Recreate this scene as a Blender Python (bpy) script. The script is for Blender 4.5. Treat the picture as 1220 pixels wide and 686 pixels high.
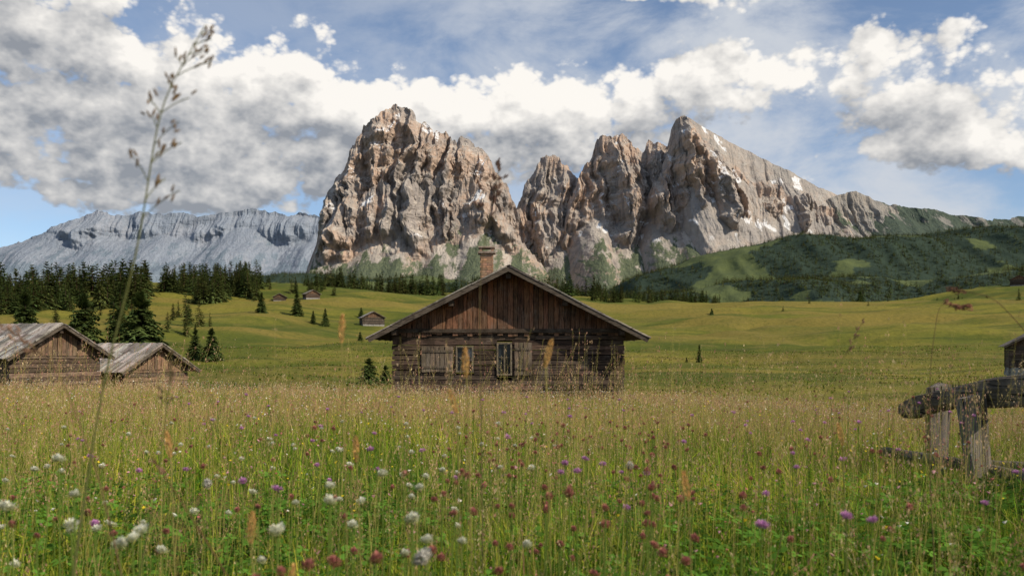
import bpy, math, numpy as np
from mathutils import Vector, Matrix, Euler
R = np.random.default_rng(7)
scene = bpy.context.scene
for o in list(bpy.data.objects): bpy.data.objects.remove(o)

# ------------------------------------------------------------------ noise
perm = R.permutation(256); perm = np.concatenate([perm, perm, perm])
G = R.normal(size=(256,3)); G /= np.linalg.norm(G,axis=1)[:,None]
RC = R.uniform(-1,1,4096)
def noise3(x,y,z):
    x,y,z = np.broadcast_arrays(np.asarray(x,float),np.asarray(y,float),np.asarray(z,float))
    xi=np.floor(x).astype(int); yi=np.floor(y).astype(int); zi=np.floor(z).astype(int)
    xf=x-xi; yf=y-yi; zf=z-zi
    xi&=255; yi&=255; zi&=255
    u=xf*xf*xf*(xf*(xf*6-15)+10); v=yf*yf*yf*(yf*(yf*6-15)+10); w=zf*zf*zf*(zf*(zf*6-15)+10)
    def g(a,b,c):
        h=perm[perm[perm[xi+a]+yi+b]+zi+c]
        gg=G[h]
        return gg[...,0]*(xf-a)+gg[...,1]*(yf-b)+gg[...,2]*(zf-c)
    x00=g(0,0,0)*(1-u)+g(1,0,0)*u; x10=g(0,1,0)*(1-u)+g(1,1,0)*u
    x01=g(0,0,1)*(1-u)+g(1,0,1)*u; x11=g(0,1,1)*(1-u)+g(1,1,1)*u
    return ((x00*(1-v)+x10*v)*(1-w)+(x01*(1-v)+x11*v)*w)*1.5
def fbm(x,y,z=0.0,o=4):
    s=0;a=1;f=1;t=0
    for i in range(o):
        s=s+a*noise3(np.asarray(x)*f+i*17.3,np.asarray(y)*f+i*9.1,np.asarray(z)*f+i*3.7); t+=a; a*=.5; f*=2.03
    return s/t*1.4
def ridged(x,y,z=0.0,o=4):
    s=0;a=1;f=1;t=0
    for i in range(o):
        s=s+a*(1-np.abs(noise3(np.asarray(x)*f+i*11.3,np.asarray(y)*f+i*5.1,np.asarray(z)*f+i*2.7))*1.9); t+=a; a*=.5; f*=2.1
    return s/t
def sstep(a,b,x):
    t=np.clip((x-a)/(b-a),0,1); return t*t*(3-2*t)
def cells(x,seed,edge=.12):
    """piecewise constant random steps with short ramps: pillars"""
    i=np.floor(x).astype(int); f=x-i
    a=RC[(i+int(seed*37))&4095]; b=RC[(i+1+int(seed*37))&4095]
    return a+(b-a)*sstep(1-edge,1,f)

# ------------------------------------------------------------------ mesh helper
def make_obj(name, V, quads=None, tris=None, mat=None, col=None, smooth=False, parent=None, matidx=None):
    me=bpy.data.meshes.new(name)
    V=np.asarray(V,float)
    me.vertices.add(len(V)); me.vertices.foreach_set('co',V.astype(np.float32).ravel())
    li=[];ls=[];st=0
    if quads is not None and len(quads):
        q=np.asarray(quads); li.append(q.ravel()); ls.append(np.arange(len(q))*4); st=len(q)*4
    if tris is not None and len(tris):
        t=np.asarray(tris); li.append(t.ravel()); ls.append(st+np.arange(len(t))*3)
    li=np.concatenate(li).astype(np.int32); ls=np.concatenate(ls).astype(np.int32)
    me.loops.add(len(li)); me.loops.foreach_set('vertex_index',li)
    me.polygons.add(len(ls)); me.polygons.foreach_set('loop_start',ls)
    me.polygons.foreach_set('use_smooth',np.full(len(ls),smooth))
    me.update(calc_edges=True)
    if col is not None:
        c=np.asarray(col,float)
        if c.shape[1]==3: c=np.hstack([c,np.ones((len(c),1))])
        a=me.color_attributes.new('Col','FLOAT_COLOR','POINT'); a.data.foreach_set('color',c.astype(np.float32).ravel())
    if mat: me.materials.append(mat)
    ob=bpy.data.objects.new(name,me); scene.collection.objects.link(ob)
    if parent: ob.parent=parent
    return ob
class Acc:
    def __init__(s): s.V=[];s.Q=[];s.T=[];s.C=[];s.n=0
    def add(s,V,Q=None,T=None,C=None):
        V=np.asarray(V,float)
        if Q is not None and len(Q): s.Q.append(np.asarray(Q)+s.n)
        if T is not None and len(T): s.T.append(np.asarray(T)+s.n)
        s.V.append(V)
        C=np.asarray(C if C is not None else (1,1,1),float)
        if C.ndim==1: C=np.tile(C,(len(V),1))
        s.C.append(C); s.n+=len(V)
    def box(s,c,size,rot=None,col=(1,1,1),jit=0.0):
        sx,sy,sz=[k/2 for k in size]
        P=np.array([[-sx,-sy,-sz],[sx,-sy,-sz],[sx,sy,-sz],[-sx,sy,-sz],[-sx,-sy,sz],[sx,-sy,sz],[sx,sy,sz],[-sx,sy,sz]])
        if jit: P=P+R.normal(size=P.shape)*jit
        if rot is not None: P=P@np.array(rot).T
        P=P+np.array(c)
        s.add(P,[[0,3,2,1],[4,5,6,7],[0,1,5,4],[1,2,6,5],[2,3,7,6],[3,0,4,7]],None,col)
    def tube(s,P,rad,n=6,col=(1,1,1),cap=True):
        P=np.asarray(P,float); m=len(P); rad=np.broadcast_to(rad,(m,))
        T=np.gradient(P,axis=0); T/=np.linalg.norm(T,axis=1)[:,None]+1e-9
        up=np.where(np.abs(T[:,2:3])>.9,np.array([[1,0,0]]),np.array([[0,0,1]]))
        A=np.cross(T,up); A/=np.linalg.norm(A,axis=1)[:,None]; B=np.cross(T,A)
        th=np.arange(n)/n*2*np.pi
        V=(P[:,None]+rad[:,None,None]*(A[:,None]*np.cos(th)[None,:,None]+B[:,None]*np.sin(th)[None,:,None])).reshape(-1,3)
        i=np.arange(m-1)[:,None]*n; j=np.arange(n)[None]; j2=(j+1)%n
        Q=np.stack([i+j,i+j2,i+n+j2,i+n+j],-1).reshape(-1,4)
        T3=[]
        if cap:
            V=np.vstack([V,P[:1],P[-1:]]); b=m*n
            for k in range(n):
                T3.append([b,(k+1)%n,k]); T3.append([b+1,(m-1)*n+k,(m-1)*n+(k+1)%n])
        s.add(V,Q,T3 if T3 else None,col)
    def obj(s,name,mat,parent=None,smooth=False):
        return make_obj(name,np.vstack(s.V),np.vstack(s.Q) if s.Q else None,np.vstack(s.T) if s.T else None,mat,np.vstack(s.C),smooth,parent)

# ------------------------------------------------------------------ node helper
class NT:
    def __init__(s,nt): s.nt=nt
    def n(s,t,ins=None,**k):
        nd=s.nt.nodes.new(t)
        for a,b in k.items(): setattr(nd,a,b)
        if ins:
            for a,b in ins.items(): s.set(nd.inputs[a],b)
        return nd
    def set(s,sock,v):
        if isinstance(v,bpy.types.NodeSocket): s.nt.links.new(v,sock)
        else: sock.default_value=v
    def m(s,op,a,b=0.0,c=0.0,clamp=False):
        nd=s.nt.nodes.new('ShaderNodeMath'); nd.operation=op; nd.use_clamp=clamp
        s.set(nd.inputs[0],a); s.set(nd.inputs[1],b); s.set(nd.inputs[2],c); return nd.outputs[0]
    def mix(s,f,a,b):
        nd=s.nt.nodes.new('ShaderNodeMix'); nd.data_type='RGBA'
        s.set(nd.inputs[0],f)
        for k,v in ((6,a),(7,b)):
            s.set(nd.inputs[k], v if isinstance(v,bpy.types.NodeSocket) else (*v,1) if len(v)==3 else v)
        return nd.outputs[2]
    def mul(s,a,b,f=1.0):
        nd=s.nt.nodes.new('ShaderNodeMix'); nd.data_type='RGBA'; nd.blend_type='MULTIPLY'
        s.set(nd.inputs[0],f); s.set(nd.inputs[6],a); s.set(nd.inputs[7],b if isinstance(b,bpy.types.NodeSocket) else (*b,1)); return nd.outputs[2]
    def rng(s,v,a,b,c=0.0,d=1.0,smooth=True):
        nd=s.nt.nodes.new('ShaderNodeMapRange'); nd.interpolation_type='SMOOTHSTEP' if smooth else 'LINEAR'
        s.set(nd.inputs[0],v)
        for i,x in enumerate((a,b,c,d)): s.set(nd.inputs[i+1],x)
        return nd.outputs[0]
    def noise(s,vec,scale,detail=5,rough=.55,dist=0.0):
        nd=s.n('ShaderNodeTexNoise',{'Vector':vec,'Scale':scale,'Detail':detail,'Roughness':rough,'Distortion':dist}); return nd.outputs[0]
    def scale(s,vec,sc):
        nd=s.n('ShaderNodeMapping'); s.set(nd.inputs[0],vec); nd.inputs['Scale'].default_value=sc; return nd.outputs[0]
def new_mat(name):
    m=bpy.data.materials.new(name); m.use_nodes=True; nt=m.node_tree; nt.nodes.clear()
    return m,NT(nt)
def finish(t,color,rough=.9,normal=None,trans=0.0,spec=.2):
    b=t.n('ShaderNodeBsdfPrincipled',{'Base Color':color,'Roughness':rough,'Specular IOR Level':spec})
    if normal is not None: t.set(b.inputs['Normal'],normal)
    out=t.n('ShaderNodeOutputMaterial')
    t.nt.links.new(b.outputs[0],out.inputs[0])
def bump(t,h,dist,strength=1.0):
    return t.n('ShaderNodeBump',{'Height':h,'Distance':dist,'Strength':strength}).outputs[0]

# ------------------------------------------------------------------ materials
def leaf_mat(name,trans):
    m,t=new_mat(name); a=t.n('ShaderNodeVertexColor',layer_name='Col').outputs[0]
    d=t.n('ShaderNodeBsdfDiffuse',{'Color':a}); tr=t.n('ShaderNodeBsdfTranslucent',{'Color':a}); mx=t.n('ShaderNodeMixShader',{0:trans,1:d.outputs[0],2:tr.outputs[0]})
    t.nt.links.new(mx.outputs[0],t.n('ShaderNodeOutputMaterial').inputs[0]); return m
M_grass=leaf_mat('grass_blades',.38)
M_flower=leaf_mat('flower_petals',.3)
M_spruce=leaf_mat('spruce_needles',.12)

def wood_mat(name,axis,base_mul=1.0):
    m,t=new_mat(name)
    col=t.n('ShaderNodeVertexColor',layer_name='Col').outputs[0]
    co=t.n('ShaderNodeTexCoord').outputs['Object']
    sc={'x':(1.2,22,22),'z':(22,22,1.2),'y':(22,1.2,22)}[axis]
    v=t.scale(co,sc)
    g=t.noise(v,1.6,7,.65,.3)
    g2=t.noise(co,1.3,5,.65)
    k=t.m('ADD',t.m('MULTIPLY',g,2.0),-.05)
    c=t.mul(col,t.n('ShaderNodeCombineColor',{0:k,1:k,2:k}).outputs[0])
    g3=t.m('ADD',t.m('MULTIPLY',g2,.6),t.m('MULTIPLY',g,.4))
    grey=t.mix(t.rng(g3,.50,.66,0,.55),c,(.17,.145,.12))
    dk=t.rng(t.noise(t.scale(co,(1,1,.5)),2.1,4,.6),.5,.68,0,.6)
    grey=t.mix(dk,grey,(.02,.014,.01))
    crack=t.rng(t.noise(t.scale(co,tuple(q*1.9 for q in sc)),1.3,3,.5),.32,.44)
    c=t.mix(crack,(.012,.009,.007),grey)
    finish(t,c,.85,bump(t,t.m('MULTIPLY',g,crack),.02,.9),0,.2); return m
M_wx=wood_mat('weathered_wood_horizontal','x'); M_wz=wood_mat('weathered_wood_vertical','z'); M_wy=wood_mat('weathered_wood_long','y')

def ground_mat():
    m,t=new_mat('meadow_ground')
    p=t.n('ShaderNodeNewGeometry').outputs['Position']
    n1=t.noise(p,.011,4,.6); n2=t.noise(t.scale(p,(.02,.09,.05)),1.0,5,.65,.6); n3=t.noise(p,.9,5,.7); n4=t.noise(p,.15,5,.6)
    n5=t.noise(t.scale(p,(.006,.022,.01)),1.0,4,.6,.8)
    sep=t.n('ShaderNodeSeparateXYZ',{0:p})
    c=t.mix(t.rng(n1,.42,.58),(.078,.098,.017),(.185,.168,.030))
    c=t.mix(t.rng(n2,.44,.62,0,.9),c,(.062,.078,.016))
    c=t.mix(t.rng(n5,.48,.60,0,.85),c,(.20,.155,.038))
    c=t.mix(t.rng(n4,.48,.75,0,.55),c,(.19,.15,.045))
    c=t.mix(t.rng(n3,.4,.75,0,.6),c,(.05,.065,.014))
    near=t.rng(sep.outputs[1],32,62,1,0)
    c=t.mix(near,c,(.10,.085,.03))
    far=t.rng(sep.outputs[1],500,900)
    c=t.mix(far,c,(.05,.075,.03))
    finish(t,c,.95,bump(t,t.m('ADD',n3,t.m('MULTIPLY',n4,2)),.35,.9),0,.05); return m
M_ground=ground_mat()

def rock_mat(name,warm,grey,haze,hazecol,green_alt,scree,streak=.8,snow=True,gcol_=((.085,.10,.04),(.04,.055,.022)),gnz=(.45,.62),bd=24,lz=(.56,.72)):
    m,t=new_mat(name)
    geo=t.n('ShaderNodeNewGeometry'); p=geo.outputs['Position']
    nz=t.n('ShaderNodeSeparateXYZ',{0:geo.outputs['Normal']}).outputs[2]
    alt=t.n('ShaderNodeSeparateXYZ',{0:p}).outputs[2]
    big=t.noise(p,.0030,5,.62,.3); mid=t.noise(p,.014,5,.65,.2)
    st=t.noise(t.scale(p,(.035,.02,.005)),1.0,6,.68,.5)
    fine=t.noise(t.scale(p,(.09,.06,.05)),1.0,4,.7)
    strata=t.noise(t.scale(p,(.002,.002,.03)),1.0,4,.6,.4)
    c=t.mix(t.rng(big,.40,.58),grey,warm)
    c=t.mix(t.rng(mid,.5,.75,0,.5),c,tuple(min(q*1.3,.6) for q in warm))
    c=t.mix(t.rng(st,.46,.66,0,streak),c,tuple(q*.42 for q in grey))
    c=t.mix(t.rng(strata,.50,.68,0,.35),c,tuple(q*.6 for q in grey))
    c=t.mix(t.rng(fine,.5,.8,0,.45),c,tuple(q*.5 for q in grey))
    ledge=t.rng(t.m('ADD',nz,t.m('MULTIPLY',t.m('SUBTRACT',mid,.5),.5)),lz[0],lz[1])
    fans=t.mix(t.rng(t.noise(t.scale(p,(.012,.002,.002)),1.,4,.6),.4,.62),scree,tuple(q*.62 for q in scree))
    c=t.mix(t.m('MULTIPLY',ledge,.9),c,fans)
    if snow:
        sm=t.m('MULTIPLY',t.rng(t.noise(t.scale(p,(.009,.004,.006)),1.0,3,.5),.61,.64),t.rng(nz,.4,.55)); sm=t.m('MULTIPLY',sm,t.rng(alt,520,600))
        c=t.mix(sm,c,(.75,.75,.76))
    ga=t.m('ADD',alt,t.m('MULTIPLY',t.m('SUBTRACT',t.noise(t.scale(p,(.010,.004,.0025)),1.,5,.65),.5),green_alt*3.0))
    gm=t.m('MULTIPLY',t.rng(nz,gnz[0],gnz[1]),t.rng(ga,green_alt*.90,green_alt*1.10,1,0))
    c=t.mix(gm,c,t.mix(t.rng(fine,.35,.7),gcol_[0],gcol_[1]))
    c=t.mix(haze,c,hazecol)  # aerial haze painted into the rock's base colour, no real atmosphere
    h=t.m('ADD',t.m('MULTIPLY',st,1.0),t.m('ADD',t.m('MULTIPLY',fine,.35),t.m('MULTIPLY',strata,.5)))
    finish(t,c,.95,bump(t,h,bd,1.0),0,.05); return m
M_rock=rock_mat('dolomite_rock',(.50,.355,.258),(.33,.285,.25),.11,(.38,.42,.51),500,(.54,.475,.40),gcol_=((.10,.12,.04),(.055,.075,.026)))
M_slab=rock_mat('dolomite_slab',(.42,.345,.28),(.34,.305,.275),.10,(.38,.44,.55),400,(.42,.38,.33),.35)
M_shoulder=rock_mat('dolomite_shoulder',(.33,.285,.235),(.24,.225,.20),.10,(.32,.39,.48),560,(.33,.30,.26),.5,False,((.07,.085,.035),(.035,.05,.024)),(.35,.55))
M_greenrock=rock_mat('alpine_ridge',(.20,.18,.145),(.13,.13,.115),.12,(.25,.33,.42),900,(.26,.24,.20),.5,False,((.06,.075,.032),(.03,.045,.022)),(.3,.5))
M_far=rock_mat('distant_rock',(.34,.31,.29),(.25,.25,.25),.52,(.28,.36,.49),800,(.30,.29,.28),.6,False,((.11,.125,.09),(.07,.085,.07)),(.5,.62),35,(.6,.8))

def hill_mat(name,haze):
    m,t=new_mat(name)
    p=t.n('ShaderNodeNewGeometry').outputs['Position']
    a=t.n('ShaderNodeVertexColor',layer_name='Col').outputs[0]
    f=t.noise(p,.03,5,.7); 
    c=t.mix(t.rng(f,.3,.7,0,.5),a,(.03,.045,.02))
    c=t.mix(haze,c,(.22,.32,.45))  # bluish distance haze tinted straight into the hill colour
    finish(t,c,.95,bump(t,f,8,.8),0,.05); return m
M_hill=hill_mat('forested_hill',.04)

def simple(name,col,rough=.8,scale=8,var=.4,bd=.01):
    m,t=new_mat(name); co=t.n('ShaderNodeTexCoord').outputs['Object']
    n=t.noise(co,scale,6,.65)
    c=t.mix(t.rng(n,.3,.7),tuple(q*(1-var) for q in col),tuple(min(1,q*(1+var)) for q in col))
    finish(t,c,rough,bump(t,n,bd,.7),0,.3); return m
M_glass=simple('window_glass',(.02,.025,.03),.12,3,.3,.0)
M_paint=simple('pale_frame_paint',(.14,.115,.08),.8,12,.45)
M_curtain=simple('curtain_cloth',(.30,.29,.27),.9,20,.2)
M_mortar=simple('mortar',(.28,.26,.23),.9,20,.3)
m_,t_=new_mat('chimney_brick'); a_=t_.n('ShaderNodeVertexColor',layer_name='Col').outputs[0]; co_=t_.n('ShaderNodeTexCoord').outputs['Object']
nn=t_.noise(co_,14,5,.6); finish(t_,t_.mix(t_.rng(nn,.35,.75,0,.5),a_,(.12,.09,.07)),.9,bump(t_,nn,.01),0,.1); M_brick=m_
M_stone=simple('foundation_stone',(.25,.24,.22),.9,5,.4,.03)

# ------------------------------------------------------------------ terrain
tb=np.array([-.95,-.58,-.295,0.,.276,.45,.58,.95])
yb=np.array([-400,0,10,20,29,40,55,75,110,160,240,330,420,520,800,12000.])
ZT=np.array([
 [0,0,-.15,-.30,-.50,-1.5,-1.9,-1.6,-.5,2.5,10,20,26,18,-20,-60],
 [0,0,-.15,-.30,-.55,-1.7,-2.1,-1.8,-.6,2.2,9.5,20,27,20,-20,-60],
 [0,0,-.15,-.35,-.65,-1.6,-2.2,-1.9,-1.0,1.2,7.5,20,32,36,-20,-60],
 [0,0,-.18,-.45,-.82,-1.4,-2.2,-2.2,-1.6,.3,5.8,14.5,25,30,-20,-60],
 [0,0,-.2,-.60,-1.10,-2.0,-2.6,-2.3,-1.7,.2,5.4,14,23.5,20,-20,-60],
 [0,0,-.22,-1.0,-1.70,-2.3,-2.8,-2.5,-1.8,.5,6.2,16,25,20,-20,-60],
 [0,0,-.25,-1.2,-1.85,-2.4,-2.9,-2.6,-1.2,1.5,8,19,31,32,-20,-60],
 [0,0,-.25,-1.2,-1.85,-2.4,-2.9,-2.6,-1.0,2.0,9,22,36,38,-20,-60]])
def ly(y): return np.where(y>0,np.log1p(np.maximum(y,0)/12.),np.maximum(y,-400)/12./20.)
NU,NV=161,321
tu=np.linspace(-.95,.95,NU); lv=np.linspace(ly(np.array(-400.)),ly(np.array(12000.)),NV)
tmp=np.array([np.interp(lv,ly(yb),r) for r in ZT])
TB=np.array([np.interp(tu,tb,tmp[:,j]) for j in range(NV)]).T
def blur(A,ax,s):
    r=int(3*s); k=np.exp(-np.arange(-r,r+1)**2/2/s**2); k/=k.sum()
    Ap=np.pad(A,[(r,r) if i==ax else (0,0) for i in range(2)],mode='edge')
    return np.apply_along_axis(lambda q:np.convolve(q,k,'valid'),ax,Ap)
TB=blur(blur(TB,0,5),1,2.2)
def gz(x,y):
    x=np.asarray(x,float); y=np.asarray(y,float)
    t=np.clip(x/np.maximum(y,6),-.95,.95)
    fi=(t+.95)/1.9*(NU-1); fj=np.clip((ly(y)-lv[0])/(lv[-1]-lv[0])*(NV-1),0,NV-1.001)
    i=np.clip(fi.astype(int),0,NU-2); j=fj.astype(int); a=fi-i; b=fj-j
    z=(TB[i,j]*(1-a)+TB[i+1,j]*a)*(1-b)+(TB[i,j+1]*(1-a)+TB[i+1,j+1]*a)*b
    z=z+.05*fbm(x/3.,y/3.,.5,2)+sstep(70,220,y)*4.2*fbm(x/60.,y/34.,1.5,3)+sstep(45,90,y)*.8*fbm(x/20,y/12,3.3,2)
    return z
def axis(lo,hi,s,n):
    a=np.linspace(np.arcsinh(lo/s),np.arcsinh(hi/s),n); return np.sinh(a)*s
gx=axis(-9000,9000,25,420); gy=axis(-300,12000,30,520)
X,Y=np.meshgrid(gx,gy); Zg=gz(X,Y)
def grid_faces(nr,nc):
    i=np.arange(nr-1)[:,None]*nc; j=np.arange(nc-1)[None]
    return np.stack([i+j,i+j+1,i+nc+j+1,i+nc+j],-1).reshape(-1,4)
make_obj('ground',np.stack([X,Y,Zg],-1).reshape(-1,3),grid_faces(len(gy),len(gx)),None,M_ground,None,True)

# ------------------------------------------------------------------ mountains (profiles in profile units, east/up; one unit = ridge distance / 1050 m)
def mountain(name,prof,Dr,rib,cliff,tal,jag,mat,nx=500,nz=300,seed=0.,zb=-60,talslope=1.35,fr=1.0,fan_a=.07,talvar=.42,bench=0.):
    k=Dr/1050.; prof=np.array(prof,float)*k
    xs=np.linspace(prof[0,0],prof[-1,0],nx)
    z0=np.interp(xs,prof[:,0],prof[:,1])
    ker=np.hanning(max(5,nx//14)|1); ker/=ker.sum()
    zs=np.convolve(np.pad(z0,len(ker)//2,mode='edge'),ker,'valid')[:nx]
    w1=fbm(xs/(120*fr),seed,1.,2)*.5
    zt0=z0+jag*(ridged(xs/(60*fr),seed,.3,4)-.6)*1.6+jag*.8*cells(xs/(42*fr)+w1,seed,.35)+jag*.35*cells(xs/(17*fr)+w1,seed+3,.4)
    v=np.linspace(0,1,nz)[:,None]
    Z=zb+(zt0[None]-zb)*v; Xm=np.broadcast_to(xs[None],Z.shape).copy()
    zt=tal*k*(1+talvar*fbm(xs/(330*fr),seed+4.,0,2)+.03*ridged(xs/(110*fr),seed,4.,2))[None]+0*Z
    warp=.35*fbm(Xm/(600*fr),Z/(500*fr),seed,3)
    wob=.25*fbm(Xm/(200*fr),Z/(260*fr),seed+30,3)
    rec=lambda z: np.where(z<zt,talslope*z,talslope*zt+cliff*(z-zt))
    Yd=Dr-(rec(np.maximum(zs[None],0)+0*Z)-rec(Z))
    if bench:   # broad terraces between cliff bands
        tb_=Z/(330.)+1.1*fbm(Xm/1500,Z/900,seed+50,3); fb=tb_-np.floor(tb_)
        Yd=Yd+bench*(sstep(.45,.98,fb)-fb)
        Yd=Yd-bench*1.3*fbm(Xm/1400,Z/1300,seed+60,4)
    zt2=zt+60*fr*fbm(Xm/(70*fr),Z/(90*fr),seed+70,3)     # ragged foot of the cliffs
    w=sstep(-60*fr,90*fr,Z-zt2)*(1-.6*sstep(.86,1.0,v))
    rb=(ridged(Xm/(430*fr)+warp,Z/(2600*fr)+seed,seed,2)-.4)*1.25
    rb=rb+.60*(ridged(Xm/(150*fr)+warp*2.2+wob,Z/(1000*fr),seed+7,3)-.4)
    rb=rb+.26*cells(Xm/(120*fr)+warp*2+wob*.8,seed+5,.16)
    rb=rb+.13*cells(Xm/(48*fr)+warp*3+wob*2,seed+15,.2)
    rb=rb+.20*(ridged(Xm/(40*fr)+warp*3+wob*3,Z/(380*fr),seed+3,3)-.4)
    rb=rb+.12*fbm(Xm/(50*fr),Z/(45*fr),seed+9,4)
    tz=Z/(150*fr)+.9*fbm(Xm/(260*fr),Z/(500*fr),seed+2,3); fz=tz-np.floor(tz)
    Yd=Yd-rib*rb*w-rib*.26*(sstep(0,.7,fz)*-1+fz)*w*1.3
    fan=ridged(Xm/(230*fr)+warp,Z/(1500*fr),seed+12,2)
    Yd=Yd-rib*fan_a*(fan-.5)*(1-w)-rib*.06*fbm(Xm/(60*fr),Z/(60*fr),seed,4)*(1-w)
    Xm=Xm+rib*.08*fbm(Xm/(70*fr),Z/(50*fr),seed+20,3)*w
    nb=14; s=(np.arange(1,nb+1)/nb)[:,None]
    Zb=zt0[None]*(1-s)+zb*s+rib*.2*fbm(xs[None]/(200*fr),s*4,seed,3)*np.sin(s*np.pi)
    Yb=Yd[-1:]+s*np.maximum(zt0[None],20)*1.2
    Xb=np.broadcast_to(Xm[-1:],Zb.shape)
    XX=np.vstack([Xm,Xb]);YY=np.vstack([Yd,Yb]);ZZ=np.vstack([Z,Zb])
    return make_obj(name,np.stack([XX,YY,ZZ],-1).reshape(-1,3),grid_faces(len(XX),nx),None,mat,None,False)
P_main=[(-262,60),(-238,105),(-232,125),(-230,150),(-222,175),(-213,193),(-205,207),(-195,220),(-190,240),(-180,257),(-170,265),(-162,267),(-155,280),(-145,286),(-135,288),(-125,285),(-118,279),(-110,267),(-98,265),(-90,255),(-80,252),(-65,245),(-50,247),(-40,240),(-30,230),(-20,215),(-10,200),(-2,183),(3,175),(14,160),(34,130),(62,90)]
P_but=[(-250,60),(-236,110),(-222,140),(-205,172),(-190,166),(-172,185),(-155,203),(-140,190),(-122,208),(-105,190),(-85,214),(-70,196),(-50,206),(-35,190),(-20,170),(-5,145),(12,125),(30,105),(52,80)]
P_mid=[(-25,110),(0,160),(5,172),(12,185),(18,200),(26,205),(30,220),(40,228),(48,231),(58,223),(68,212),(78,200),(92,180),(110,160),(130,130)]
P_tow=[(56,120),(68,180),(78,203),(85,220),(93,227),(102,247),(112,253),(125,255),(140,250),(150,237),(155,233),(162,245),(170,247),(180,237),(188,240),(196,225),(215,195),(245,160)]
P_pia=[(140,110),(160,180),(174,205),(182,228),(187,245),(190,263),(196,274),(203,274),(213,258),(225,244),(240,238),(255,216),(272,214),(290,196),(312,199),(332,184),(350,186),(368,172),(384,164),(402,152),(430,134),(460,120),(500,100),(550,80)]
P_slab=[(176,200),(190,262),(196,274),(205,277),(215,271),(230,261),(250,250),(270,240),(290,230),(320,215),(345,203),(365,191),(385,184),(410,174),(440,160),(480,135),(520,100)]
P_sho=[(335,110),(352,150),(368,172),(384,182),(396,186),(410,187),(424,181),(436,174),(452,166),(470,150),(500,136),(530,128),(570,110),(620,90)]
P_right=[(370,120),(392,150),(410,170),(430,177),(450,170),(480,167),(510,164),(540,157),(565,153),(580,155),(610,157),(660,150),(720,140),(800,120)]
P_left=[(-900,118),(-700,114),(-610,118),(-590,124),(-560,134),(-530,148),(-505,160),(-490,163),(-470,158),(-440,162),(-425,158),(-400,161),(-370,157),(-340,161),(-310,166),(-280,162),(-265,157),(-250,161),(-230,158),(-190,147),(-130,120)]
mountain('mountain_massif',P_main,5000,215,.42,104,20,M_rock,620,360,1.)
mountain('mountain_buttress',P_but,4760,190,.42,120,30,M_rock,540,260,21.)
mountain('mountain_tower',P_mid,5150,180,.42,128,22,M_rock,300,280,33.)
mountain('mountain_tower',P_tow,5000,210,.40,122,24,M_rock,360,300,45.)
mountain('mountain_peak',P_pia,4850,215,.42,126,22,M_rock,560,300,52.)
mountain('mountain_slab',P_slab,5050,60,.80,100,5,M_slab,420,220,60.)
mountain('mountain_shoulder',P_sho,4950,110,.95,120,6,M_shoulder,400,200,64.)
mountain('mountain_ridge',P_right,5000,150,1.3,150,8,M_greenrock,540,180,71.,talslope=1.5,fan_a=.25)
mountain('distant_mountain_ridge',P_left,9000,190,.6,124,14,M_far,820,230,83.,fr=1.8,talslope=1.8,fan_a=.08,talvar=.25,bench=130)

# ------------------------------------------------------------------ foothills with forest
def hill(name,prof,Dr,slope,seed,thr,nx=300,nz=120,zb=-60,sc=1.0):
    k=Dr/1050.; prof=np.array(prof,float)*k
    xs=np.linspace(prof[0,0],prof[-1,0],nx); z0=np.interp(xs,prof[:,0],prof[:,1])
    ker=np.hanning(25); ker/=ker.sum(); zs=np.convolve(np.pad(z0,12,mode='edge'),ker,'valid')[:nx]
    v=np.linspace(0,1.6,nz)[:,None]
    h=zs[None]-zb
    vv=np.where(v<1,v,1-(v-1))
    Z=zb+h*np.sin(vv*np.pi/2)**1.0
    Y=Dr+(v-1)*h*slope
    X=np.broadcast_to(xs[None],Z.shape)
    Z=Z+20*sc*fbm(X/260,Y/260,seed,4)*np.clip(v*2,0,1)
    Y=Y-140*sc*(ridged(X/350,Z/500,seed,3)-.5)*np.clip(vv*1.5,0,1)
    f=fbm(X/(300*sc),Y/(420*sc),seed+2,6)
    mask=sstep(thr-.06,thr+.06,f)      # 1=meadow
    c=np.where(mask[...,None]>.5,np.array([.090,.108,.029]),np.array([.020,.032,.015]))
    ob=make_obj(name,np.stack([X,Y,Z],-1).reshape(-1,3),grid_faces(nz,nx),None,M_hill,c.reshape(-1,3),True)
    return X,Y,Z,mask
F1=[(40,50),(100,62),(130,78),(190,98),(240,113),(290,123),(320,130),(370,130),(420,130),(490,136),(550,141),(610,142),(700,145),(850,130)]
F2=[(60,48),(90,58),(140,62),(200,66),(260,76),(330,86),(400,84),(470,76),(540,84),(610,96),(700,100),(850,100)]
F3=[(-460,60),(-400,70),(-320,80),(-290,88),(-265,92),(-235,90),(-190,84),(-150,80),(-110,84),(-50,80),(0,82),(30,76),(90,66),(140,52)]
hills=[hill('foothills',F1,3400,2.2,5.,.21),hill('foothills',F2,2300,2.6,15.,.14),hill('foothills',F3,3700,2.2,25.,.1)]

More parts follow.
